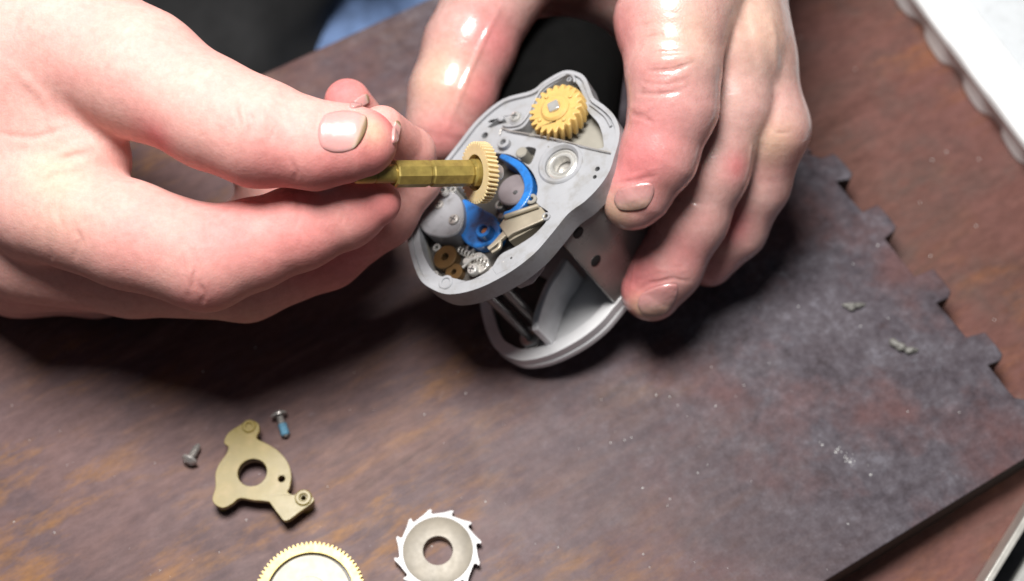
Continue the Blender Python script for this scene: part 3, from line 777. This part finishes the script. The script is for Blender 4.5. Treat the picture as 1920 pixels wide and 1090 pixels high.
# small posts, screws and bosses on the deck
def post(name, px, py, r, z0, z1, mat, hole=0.0, seg=20, parent=None, xf=None):
    t = xf if xf is not None else T(px, py, 0)
    if hole: pr = [(hole, z0), (r, z0), (r, z1-0.02), (r-0.02, z1), (hole+0.015, z1), (hole, z1-0.015)]
    else: pr = [(0, z0), (r, z0), (r, z1-0.03), (r-0.03, z1), (0, z1)]
    return lathe(name, pr, mat, parent or reel, t, seg)
def screw_in(px, py, r, h, mat=None):
    t = T(px, py, h)
    o = lathe('screw', [(0, -0.1), (r, -0.1), (r, 0.0), (r*0.85, 0.035), (r*0.5, 0.05), (0, 0.055)], mat or M['chrome'], reel, t, 20)
    a = random.random()*3
    for k in range(2):
        me = prism_mesh([(-r*0.62, -r*0.12), (r*0.62, -r*0.12), (r*0.62, r*0.12), (-r*0.62, r*0.12)], (), 0.030, 0.0575, 'slot', t @ Matrix.Rotation(a+k*math.pi/2, 4, 'Z'))
        link('slot', me, M['dark_steel'], o)
    return o
screw_in(966, 219, 0.135, -0.03)
post('screw_seat', 966, 219, 0.185, -0.15, -0.045, LG, 0.14)
post('boss', 937, 220, 0.075, -0.2, -0.02, LG)
post('boss', 945, 269, 0.15, -0.2, 0.07, LG, 0.075)
post('boss', 976, 284, 0.14, -0.5, -0.01, M['beige_floor'])
post('boss', 1065, 147, 0.06, -0.1, -0.03, LG, 0.03)
post('boss', 1077, 150, 0.035, -0.1, -0.04, M['steel'])
post('boss', 1026, 272, 0.025, -0.1, -0.05, M['steel'])
post('boss', 833, 527, 0.175, -0.55, -0.04, LG, 0.10, 24)
post('boss', 956, 481, 0.045, -0.1, -0.06, M['dark_steel'])
post('boss', 940, 488, 0.03, -0.1, -0.06, M['steel'])
post('boss', 995, 372, 0.13, -0.6, -0.01, M['beige_floor'], 0.05)
post('boss', 1022, 404, 0.10, -0.3, -0.02, LG, 0.05)
# blue parts
def strip(name, pts, wid, z0, z1, mat, h, parent=None, bev=0.03):
    c = catmull(RP(pts, h), 5, False); l, r_ = [], []
    for i, p in enumerate(c):
        t = (c[min(i+1, len(c)-1)]-c[max(i-1, 0)]).normalized(); n = Vector((-t.y, t.x))
        wv = wid if not callable(wid) else wid(i/(len(c)-1))
        l.append(p+n*wv/2); r_.append(p-n*wv/2)
    return prism(name, l+r_[::-1], [], z0, z1, mat, parent or reel, bev)
strip('blue_arch', [(938, 292), (952, 298), (974, 312), (988, 334), (990, 358), (978, 382), (960, 398), (944, 402)], lambda t: 0.11+0.10*math.sin(t*3.0), -0.55, 0.02, M['blue'], 0.0)
post('drum', 958, 350, 0.40, -0.55, -0.12, solid('mauve_metal', (0.30, 0.26, 0.27), 0.35, 0.5, 0.12), 0, 32)
post('drum_boss', 962, 356, 0.07, -0.3, -0.10, M['dark_steel'], 0, 16)
prism('blue_lever', catmull(RP([(866, 372), (886, 380), (906, 392), (924, 402), (938, 424), (934, 448), (912, 458), (888, 462), (866, 448), (858, 420), (862, 392)], -0.2), 4), [], -0.55, -0.22, M['blue'], reel, 0.05)
post('blue_post', 906, 431, 0.19, -0.4, 0.03, M['blue'], 0.10, 24)
post('post_core', 906, 431, 0.095, -0.4, -0.05, solid('copper', (0.55, 0.25, 0.13), 0.35, 0.6), 0, 16)
# grey cover with its two screws
cov = catmull(RP([(776, 402), (788, 378), (812, 360), (838, 354), (856, 364), (864, 388), (862, 418), (846, 436), (818, 440), (790, 430)], 0.06), 5)
prism('screwed_cover', cov, [], -0.55, -0.06, solid('cover_grey', (0.27, 0.27, 0.285), 0.4, 0.1, 0.06, 2, 0.3, dirt=(0.1, 0.09, 0.08), dirt_amt=0.6), reel, 0.035)
screw_in(823, 384, 0.12, -0.04, M['steel']); screw_in(851, 412, 0.14, -0.04, M['steel'])
post('boss', 835, 362, 0.10, 0.0, 0.14, M['chrome'], 0.05)
# bronze bush and silver pieces in the lower chamber
for (px, py, r, z, m_) in [(822, 470, 0.30, -0.30, 'bronze'), (836, 496, 0.22, -0.36, 'bronze')]:
    post('bush', px, py, r, -0.55, z, M[m_], r*0.3, 24)
prism('link_arm', catmull(RP([(872, 486), (886, 478), (902, 474), (916, 486), (914, 502), (898, 514), (880, 508)], -0.45), 4), [], -0.55, -0.42, M['steel'], reel, 0.03)
screw_in(886, 506, 0.13, -0.32)
post('boss', 919, 502, 0.11, -0.7, -0.12, M['steel'], 0.05)
tube('link_pin', [(*R3(866, 500, -0.3), -0.35), (*R3(884, 486, -0.3), -0.3), (*R3(905, 480, -0.3), -0.3)], 0.035, M['chrome'], reel)
for px, py, r, z, m_, hl in [(806, 452, 0.10, -0.30, 'chrome', 0.05), (868, 452, 0.13, -0.34, 'dark_steel', 0.06), (862, 478, 0.09, -0.28, 'steel', 0), (846, 352, 0.09, -0.06, 'chrome', 0.05), (858, 346, 0.06, 0.0, 'steel', 0),
                             (804, 505, 0.10, -0.25, 'steel', 0.05), (934, 400, 0.09, -0.12, 'dark_steel', 0), (926, 372, 0.12, -0.28, 'steel', 0.06), (934, 346, 0.08, -0.2, 'chrome', 0), (900, 520, 0.06, -0.1, 'chrome', 0.03)]:
    post('pin', px, py, r, -0.55, z, M[m_], hl, 16)
hx = []
for k in range(90):
    a = k*0.62; f = k/89
    q = R3(862+52*f, 470+26*f, -0.4); t_ = Vector((R3(914, 496, -0.4)-R3(862, 470, -0.4))).normalized()
    hx.append((q.x-t_.y*0.07*math.cos(a), q.y+t_.x*0.07*math.cos(a), -0.38+0.07*math.sin(a)))
tube('coil_spring', hx, 0.018, M['steel'], reel, 6)
# folded tan bracket with a forked tail
prism('folded_bracket', RP([(936, 424), (944, 412), (1014, 388), (1024, 400), (1018, 414), (962, 438), (952, 446)], -0.05), [], -0.14, -0.03, M['tan_metal'], reel, 0.02)
fb = catmull([(*R3(x, y, -0.05), hh) for x, y, hh in [(950, 410, 0.03), (975, 402, 0.04), (1012, 389, 0.02)]], 4, False)
tube('bracket_fold', fb, 0.055, M['tan_metal'], reel)
prism('bracket_web', RP([(954, 446), (1018, 415), (1022, 424), (960, 458)], -0.3), [], -0.6, -0.16, M['tan_metal'], reel, 0.01)
strip('bracket_tail', [(948, 438), (938, 448), (928, 458), (916, 468)], lambda t: 0.16-0.07*t, -0.16, -0.06, M['tan_metal'], -0.1, bev=0.015)
strip('bracket_tail', [(938, 450), (936, 464), (922, 474)], 0.07, -0.15, -0.07, M['tan_metal'], -0.1, bev=0.015)
# shelf below the rim with the cast detail
prism('cast_shelf', RP([(946, 484), (974, 468), (1006, 440), (1024, 418), (1034, 432), (1000, 470), (956, 504), (930, 516), (922, 504)], -0.08), [], -0.5, -0.075, LG, reel, 0.02)
# tab hanging under the rim
prism('rim_tab', RP([(950, 512), (996, 474), (1022, 452), (1010, 492), (988, 520), (962, 530)], -0.6), [], -0.95, -0.575, LG, reel, 0.05)

# far plate, wall between the plates, rods and fin
HB0, HB1 = -4.25, -3.70
OUTF = catmull(RP(outl_px), 5)
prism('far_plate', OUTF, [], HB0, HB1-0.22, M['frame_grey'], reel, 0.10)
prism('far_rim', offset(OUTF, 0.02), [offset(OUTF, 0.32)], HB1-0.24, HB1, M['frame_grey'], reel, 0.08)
prism('plate_shade', catmull(RP([(912, 590), (926, 628), (950, 652), (980, 654), (1000, 640), (1014, 610), (1050, 545), (960, 500), (900, 540)], HB1-0.2), 3), [], HB1-0.24, HB1-0.2, M['dark_cavity_and_shade'], reel, 0)  # black slab added over the far plate, its shade put into the colour
# wall along the right side and round the top
idx = [i for i in range(len(OUT))]
seg_pts = OUT[24*5:] + OUT[:13*5+6]
c = seg_pts; l, r_ = [], []
def wallstrip(c, th):
    l, r_ = [], []
    for i, p in enumerate(c):
        t = (c[min(i+1, len(c)-1)]-c[max(i-1, 0)]).normalized(); n = Vector((-t.y, t.x))
        l.append(p+n*0.0-n*0.06); r_.append(p-n*(th+0.06))
    return l+r_[::-1]
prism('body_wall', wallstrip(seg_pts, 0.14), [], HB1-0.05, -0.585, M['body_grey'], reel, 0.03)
for px, py in [(1073, 432), (1124, 490)]:
    # thin dark discs on the wall, the shade inside its holes put into their colour
    hh = min([-0.8-0.1*k for k in range(28)], key=lambda h_: min((s_-R3(px, py, h_)).length for s_ in seg_pts))
    q = R3(px, py, hh)
    best = min(seg_pts, key=lambda s_: (s_-q).length)
    i = min(max(seg_pts.index(best), 1), len(seg_pts)-2); t = (seg_pts[i+1]-seg_pts[i-1]).normalized(); n = Vector((t.y, -t.x))
    if n.dot(best) < 0: n = -n
    ax = Vector((n.x, n.y, 0)); m3 = ax.to_track_quat('Z', 'Y').to_matrix().to_4x4()
    lathe('wall_hole_shade', [(0, -0.03), (0.15, -0.03), (0.15, 0.004), (0.14, 0.008), (0, 0.008)], M['hole_shade'], reel, Matrix.Translation((best.x-n.x*0.055, best.y-n.y*0.055, hh))@m3, 20)
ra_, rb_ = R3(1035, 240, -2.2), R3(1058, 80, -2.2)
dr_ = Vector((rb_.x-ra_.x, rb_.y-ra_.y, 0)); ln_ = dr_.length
lathe('shade_drum', [(0, 0), (1.45, 0), (1.55, 0.1), (1.55, ln_*0.75), (1.4, ln_*0.95), (0.9, ln_), (0.4, ln_*1.05), (0, ln_*1.05)], M['shade_black'], reel, Matrix.Translation((ra_.x, ra_.y, -2.35)) @ dr_.to_track_quat('Z', 'Y').to_matrix().to_4x4(), 40)  # added black drum, filling the gap behind the reel where only shade lies
finp = RP([(1062, 488), (1050, 508), (1032, 534), (1018, 566), (1008, 598), (1006, 622)], -2.95)
cf = catmull(finp, 4, False); l, r_ = [], []
for i, p in enumerate(cf):
    t = (cf[min(i+1, len(cf)-1)]-cf[max(i-1, 0)]).normalized(); n = Vector((-t.y, t.x))
    l.append(p+n*0.09); r_.append(p-n*0.09)
prism('fin', l+r_[::-1], [], HB1-0.2, -2.85, solid('fin_white', (0.86, 0.86, 0.88), 0.35), reel, 0.04)
def rod(px, py, r, z0, z1, mat):
    q = R3(px, py, z1)
    lathe('rod', [(0, z0), (r, z0), (r, z1), (0, z1)], mat, reel, Matrix.Translation((q.x, q.y, 0)), 18)
    return q
q = rod(884, 524, 0.115, HB1-0.2, -0.59, M['dark_steel'])
rod(906, 502, 0.13, HB1-0.2, -0.59, M['body_grey'])
lathe('clip', [(0.12, HB1-0.18), (0.27, HB1-0.18), (0.27, HB1-0.02), (0.24, HB1), (0.12, HB1)], M['chrome'], reel, Matrix.Translation((q.x, q.y, 0)), 18)
# ------------------------------------------------------------------ pinion on its brass shaft
ax = (RIGHT*0.85+UP*0.05+FWD*0.48).normalized()                 # from the pinched end to the gear
g0 = at(893, 324, 6.15)
pm = Matrix.Translation(g0) @ ax.to_track_quat('Z', 'Y').to_matrix().to_4x4()
pin = empty('pinion_shaft', label='brass shaft with ivory toothed gear pinched between thumb and index finger', cat='gear shaft', matrix=pm)
gr = 0.66
twisted_gear('pinion_gear', gear_outline(gr*0.93, gr*1.02, 40, 0.9), circ(0, 0, gr*0.60, 32), -0.04, 0.20, 0.05, M['ivory'], pin, Matrix.Identity(4), 2, 0.015)
lathe('gear_web', [(gr*0.2, 0.10), (gr*0.62, 0.10), (gr*0.62, 0.19), (gr*0.2, 0.19)], M['brass'], pin, None, 32)
lathe('collar', [(0.05, -0.14), (0.25, -0.14), (0.30, -0.10), (0.30, 0.10), (0.05, 0.10)], M['brass'], pin, None, 28)
lathe('shaft', [(0, -1.95), (0.27, -1.95), (0.295, -1.92), (0.295, -1.2), (0.27, -1.17), (0.27, -1.12), (0.295, -1.09), (0.295, -0.2), (0.25, -0.12), (0, -0.12)], M['brass'], pin, Matrix.Rotation(0.3, 4, 'Z'), 9, 20)
lathe('shaft_end', [(0, -2.85), (0.18, -2.85), (0.205, -2.80), (0.205, -2.45), (0.185, -2.43), (0.185, -2.40), (0.205, -2.38), (0.205, -1.94), (0, -1.94)], M['brass'], pin, None, 28)
lathe('tip_spindle', [(0, 0.19), (0.18, 0.19), (0.18, 0.55), (0.15, 0.6), (0, 0.6)], M['steel'], pin, None, 20)

# ------------------------------------------------------------------ parts laid out on the board
# plastic retainer plate
b0 = at(478, 885, 0)
br_e = empty('retainer_plate', tuple(b0), 'olive yellow plastic retainer plate with round central hole lying on the board', 'plate')
HT = 0.5
def BL(pts, z): return [Vector((at(x, y, z).x-b0.x, at(x, y, z).y-b0.y)) for x, y in pts]
bo = catmull(BL([(452, 796), (468, 788), (484, 794), (486, 808), (481, 822), (500, 832), (522, 846), (540, 868), (546, 892), (543, 914), (539, 922), (549, 928),
                 (566, 922), (583, 930), (588, 940), (562, 960), (536, 977), (522, 964), (510, 948), (502, 940), (476, 938), (450, 934), (436, 944), (420, 952), (406, 948), (398, 936), (404, 914), (404, 888), (412, 868), (424, 852), (428, 838), (420, 830), (428, 812)], HT), 3)
hc = BL([(473, 886)], HT)[0]; hr = 0.345
hs = BL([(528, 898)], HT)[0]
ho1 = BL([(467, 800)], HT)[0]; ho2 = BL([(569, 934)], HT)[0]
prism('plate_body', bo, [circ(hc.x, hc.y, hr, 36), circ(hs.x, hs.y, 0.085, 14), circ(ho2.x, ho2.y, 0.06, 12)], HT-0.16, HT, M['olive'], br_e, 0.03)
for (x, y, r, hl) in [(467, 800, 0.17, 0.075), (569, 934, 0.20, 0.09)]:
    q = BL([(x, y)], HT)[0]
    lathe('boss', [(hl, 0.0), (r, 0.0), (r, HT+0.02), (r-0.03, HT+0.05), (hl+0.02, HT+0.05), (hl, HT+0.03)], M['olive'], br_e, Matrix.Translation((q.x, q.y, 0)), 24)
q = BL([(412, 936)], HT)[0]
lathe('foot', [(0, 0.0), (0.13, 0), (0.13, HT-0.05), (0, HT-0.05)], M['olive'], br_e, Matrix.Translation((q.x, q.y, 0)), 20)
lathe('collar', [(hr, HT-0.24), (hr+0.09, HT-0.24), (hr+0.09, HT-0.02), (hr, HT-0.02)], M['olive'], br_e, Matrix.Translation((hc.x, hc.y, 0)), 36)

# brass drive gear with pale face
c0 = at(583, 1122, 0); rb = (at(583+104, 1122, 0.28)-at(583-104, 1122, 0.28)).length/2
dg = empty('drive_gear', tuple(c0), 'pale brass drive gear with fine teeth cut off by the lower frame edge', 'gear')
prism('toothed_ring', gear_outline(rb*0.945, rb, 76, 0.8), [circ(0, 0, rb*0.80, 72)], 0.02, 0.26, M['bright_brass'], dg, 0.012)
lathe('groove', [(rb*0.70, 0.02), (rb*0.815, 0.02), (rb*0.815, 0.12), (rb*0.70, 0.12)], M['dark_cavity_and_shade'], dg, None, 64)
lathe('gear_face', [(rb*0.16, 0.02), (rb*0.75, 0.02), (rb*0.75, 0.25), (rb*0.735, 0.28), (rb*0.34, 0.28), (rb*0.32, 0.34), (rb*0.18, 0.34), (rb*0.16, 0.32)], M['silver'], dg, None, 64)

# ratchet wheel
c1 = at(822, 1039, 0); rr_ = (at(822+66, 1039, 0.3)-at(822-66, 1039, 0.3)).length/2
rw = empty('ratchet_wheel', tuple(c1), 'silver ratchet wheel with hooked teeth and large round hole', 'ratchet')
ro = []
nT = 12
for i in range(nT):
    a = -2*math.pi*i/nT+0.12
    for f, r in ((0.0, 1.10), (0.3, 1.12), (0.5, 1.15), (0.66, 1.20), (0.78, 1.25), (0.88, 1.255), (0.90, 1.22), (0.86, 1.16), (0.90, 1.11), (0.95, 1.095)):
        aa = a-2*math.pi*f/nT+math.pi/2
        ro.append(Vector((rr_*r*math.cos(aa), rr_*r*math.sin(aa))))
prism('toothed_rim', ro, [circ(0, 0, rr_*0.97, 60)], 0.03, 0.26, M['ratchet'], rw, 0.012)
lathe('face_disc', [(rr_*0.405, 0.05), (rr_*0.43, 0.27), (rr_*0.98, 0.27), (rr_*1.0, 0.264), (rr_*1.0, 0.05)], M['ratchet_face'], rw, None, 64)

# two small screws lying on their sides
def loose_screw(tip, head, label, lock):
    a, b = at(*tip), at(*head)
    d = (a-b); d.z = 0; ln = d.length; d.normalize()
    up = Vector((0, 0, 1)); s = up.cross(d)
    hd_r, sh_r = 0.20, 0.10
    dz = d*math.cos(0.12)-up*math.sin(0.12); nx = s.cross(dz)
    m_ = Matrix.Translation(Vector((b.x, b.y, hd_r+0.0))) @ Matrix((s, dz.cross(s)*-1, dz)).transposed().to_4x4()
    m_ = Matrix.Translation(Vector((b.x, b.y, hd_r))) @ dz.to_track_quat('Z', 'Y').to_matrix().to_4x4()
    e = empty('machine_screw', label=label, cat='screw', group='loose machine screws on the board', matrix=m_)
    h = lathe('screw_head', [(0, -0.11), (0.07, -0.11), (0.13, -0.085), (hd_r, -0.03), (hd_r, 0.02), (0, 0.02)], M['screw'], e, None, 24)
    for k in range(2):
        me = prism_mesh([(-0.10, -0.018), (0.10, -0.018), (0.10, 0.018), (-0.10, 0.018)], (), -0.114, -0.09, 'slot', Matrix.Rotation(0.4+k*math.pi/2, 4, 'Z'))
        link('slot', me, M['dark_steel'], h)
    pr = [(0, 0.02)]; z = 0.02; n = 9
    for k in range(n):
        z0 = 0.02+(ln-0.1)*k/n; dzs = (ln-0.1)/n
        pr += [(sh_r*0.78, z0), (sh_r, z0+dzs*0.5)]
    pr += [(sh_r*0.78, ln-0.08), (sh_r*0.5, ln), (0, ln)]
    lathe('threaded_shank', pr, M['screw'], e, None, 20)
    if lock:
        pr = [(0.0, ln*0.42)]
        for k in range(6):
            z0 = ln*(0.42+0.085*k); pr += [(sh_r*1.04, z0), (sh_r*1.12, z0+ln*0.045)]
        pr += [(sh_r*0.95, ln*0.94), (0, ln*0.95)]
        lathe('locking_patch', pr, M['blue_lock'], e, None, 20)
    return e
loose_screw((538, 823), (526, 785), 'small steel screw with blue thread locker above the yellow plate', True)
loose_screw((375, 838), (359, 868), 'small bare steel screw left of the yellow plate', False)

# two crumbs of grey putty
def crumb(px, py, parts, label):
    c = at(px, py, 0); js = []
    for (dx, dy, z, r) in parts:
        p = at(px+dx, py+dy, z); js.append((np.array((p.x-c.x, p.y-c.y, z), np.float32), r))
    ph = rng.uniform(0, 6, 5); dr = rng.normal(0, 1, (5, 3)).astype(np.float32)
    def f(P):
        d = chain(P, js, 0.05)
        for i in range(5): d = d+0.012*np.sin(P@dr[i]*14+ph[i])
        return d.astype(np.float32)
    v, q = nets(f, (-0.8, -0.8, -0.1), (0.8, 0.8, 0.5), 0.025)
    o = link('putty_crumb', np_mesh('putty_crumb', v, q), M['putty'], None); o.location = c
    tag(o, label, 'crumb', 'crumbs of grey grease on the board')
crumb(1598, 573, [(-17, -1, 0.06, 0.07), (0, 0, 0.08, 0.10), (12, 0, 0.07, 0.08), (24, -1, 0.03, 0.02)], 'small pointed grey grease crumb, the one farther up the board')
crumb(1693, 651, [(-18, -10, 0.08, 0.09), (-4, -1, 0.09, 0.10), (8, 6, 0.07, 0.06), (14, 6, 0.08, 0.09), (28, 4, 0.04, 0.03)], 'larger two lobed grey grease crumb, nearer the camera on the board')

# ------------------------------------------------------------------ white fluted tray on the table, top right
ty = empty('white_tray', tuple(at(1840, 100, ZT)), 'white plastic tray with scalloped outer wall at the top right', 'tray')
t0 = ty.location.copy()
sc = [(1668, -16), (1682, 2), (1692, 18), (1706, 31), (1725, 39), (1737, 57), (1738, 74), (1752, 100), (1768, 119), (1792, 127), (1808, 147), (1811, 168), (1824, 192), (1840, 211), (1863, 220), (1880, 241), (1882, 258), (1896, 284), (1912, 304), (1934, 314)]
base_pts = [at(x, y, ZT+0.004) for x, y in sc]
per = base_pts[14]-base_pts[9]
more = [base_pts[k]+per*n_ for n_ in (1, 2, 3) for k in (15, 16, 17, 18, 19)]
pre_ = [base_pts[k]-per*n_ for n_ in (3, 2, 1) for k in (0, 1, 2, 3, 4)] if False else []
bl = catmull([(p.x, p.y, 0) for p in pre_+base_pts+more], 4, False)
dirn = (base_pts[14]-base_pts[4]); dirn.z = 0; dirn.normalize()
out_n = Vector((dirn.y, -dirn.x, 0))
if out_n.dot(RIGHT) > 0: out_n = -out_n
inn_n = -out_n
ra, rb2 = at(1725, 0, 0.1), at(1920, 257, 0.1)
rd = (rb2-ra); rd.z = 0; rd.normalize()
ZR = 0.1
def to_line(p):
    t = (Vector((p.x, p.y, 0))-Vector((ra.x, ra.y, 0))).dot(rd); return Vector((ra.x, ra.y, 0))+rd*t
tops = [to_line(p) for p in bl]
vs, fs = [], []
K = 8
for p, t in zip(bl, tops):
    for k in range(K+1):
        f = k/K
        # each flute: bulges low, blends into the straight rim at the top
        z = ZT+0.004+(ZR-ZT-0.004)*f
        g = f**1.6
        q = Vector((p.x, p.y, 0)).lerp(t, g)
        vs.append((q.x-t0.x, q.y-t0.y, z-t0.z))
m_ = K+1
for i in range(len(bl)-1):
    for k in range(K): fs.append((i*m_+k, (i+1)*m_+k, (i+1)*m_+k+1, i*m_+k+1))
me = bpy.data.meshes.new('fluted_wall'); me.from_pydata(vs, [], fs)
bm = bmesh.new(); bm.from_mesh(me); bmesh.ops.recalc_face_normals(bm, faces=bm.faces); bm.to_mesh(me); bm.free()
o = link('fluted_wall', me, M['white_plastic'], ty, 60)
so = o.modifiers.new('solid', 'SOLIDIFY'); so.thickness = 0.15; so.offset = 0
def tl(v): return Vector((v.x-t0.x, v.y-t0.y))
wr = 1.25
a_, b_ = tops[0]-rd*6, tops[-1]+rd*1
inw = Vector((rd.y, -rd.x, 0)); inw = inw if inw.x > 0 else -inw
a_ = a_-Vector((0, 0, 0))
rim = [tl(a_-inw*0.04), tl(b_-inw*0.04), tl(b_+inw*wr), tl(a_+inw*wr)]
prism('rim', rim, [], ZR-0.30-t0.z, ZR+0.03-t0.z, M['white_plastic'], ty, 0.06)
flo = [tl(a_+inw*(wr-0.1)), tl(b_+inw*(wr-0.1)), tl(b_+inw*9), tl(a_+inw*9)]
prism('floor_panel', flo, [], ZR-0.55-t0.z, ZR-0.22-t0.z, M['tray_floor'], ty, 0.02)

# ------------------------------------------------------------------ tin at the bottom right corner
tn0 = at(1905, 1060, ZT)
tin = empty('metal_tin', tuple(tn0), 'shallow metal tin with pale rim at the bottom right corner', 'tin')
def tnl(px, py, z): q = at(px, py, z); return Vector((q.x-tn0.x, q.y-tn0.y))
zt = 0.5
p0, p1 = tnl(1835, 1106, zt), tnl(1935, 944, zt)
dd = (p1-p0).normalized(); nn = Vector((dd.y, -dd.x))
p0 = p0-dd*3; p1 = p1+dd*3
prism('rim', [p0, p1, p1+nn*0.17, p0+nn*0.17], [], 0.004, zt-ZT, M['tin_rim'], tin, 0.04)
prism('floor_panel', [p0+nn*0.15, p1+nn*0.15, p1+nn*5, p0+nn*5], [], 0.006, 0.2, M['tin_dark'], tin, 0.0)
prism('inner_block', [p0+nn*0.62+dd*1.0, p1+nn*0.62-dd*2.55, p1+nn*5-dd*2.4, p0+nn*5+dd], [], 0.19, 0.9, M['tin_grey'], tin, 0.12)
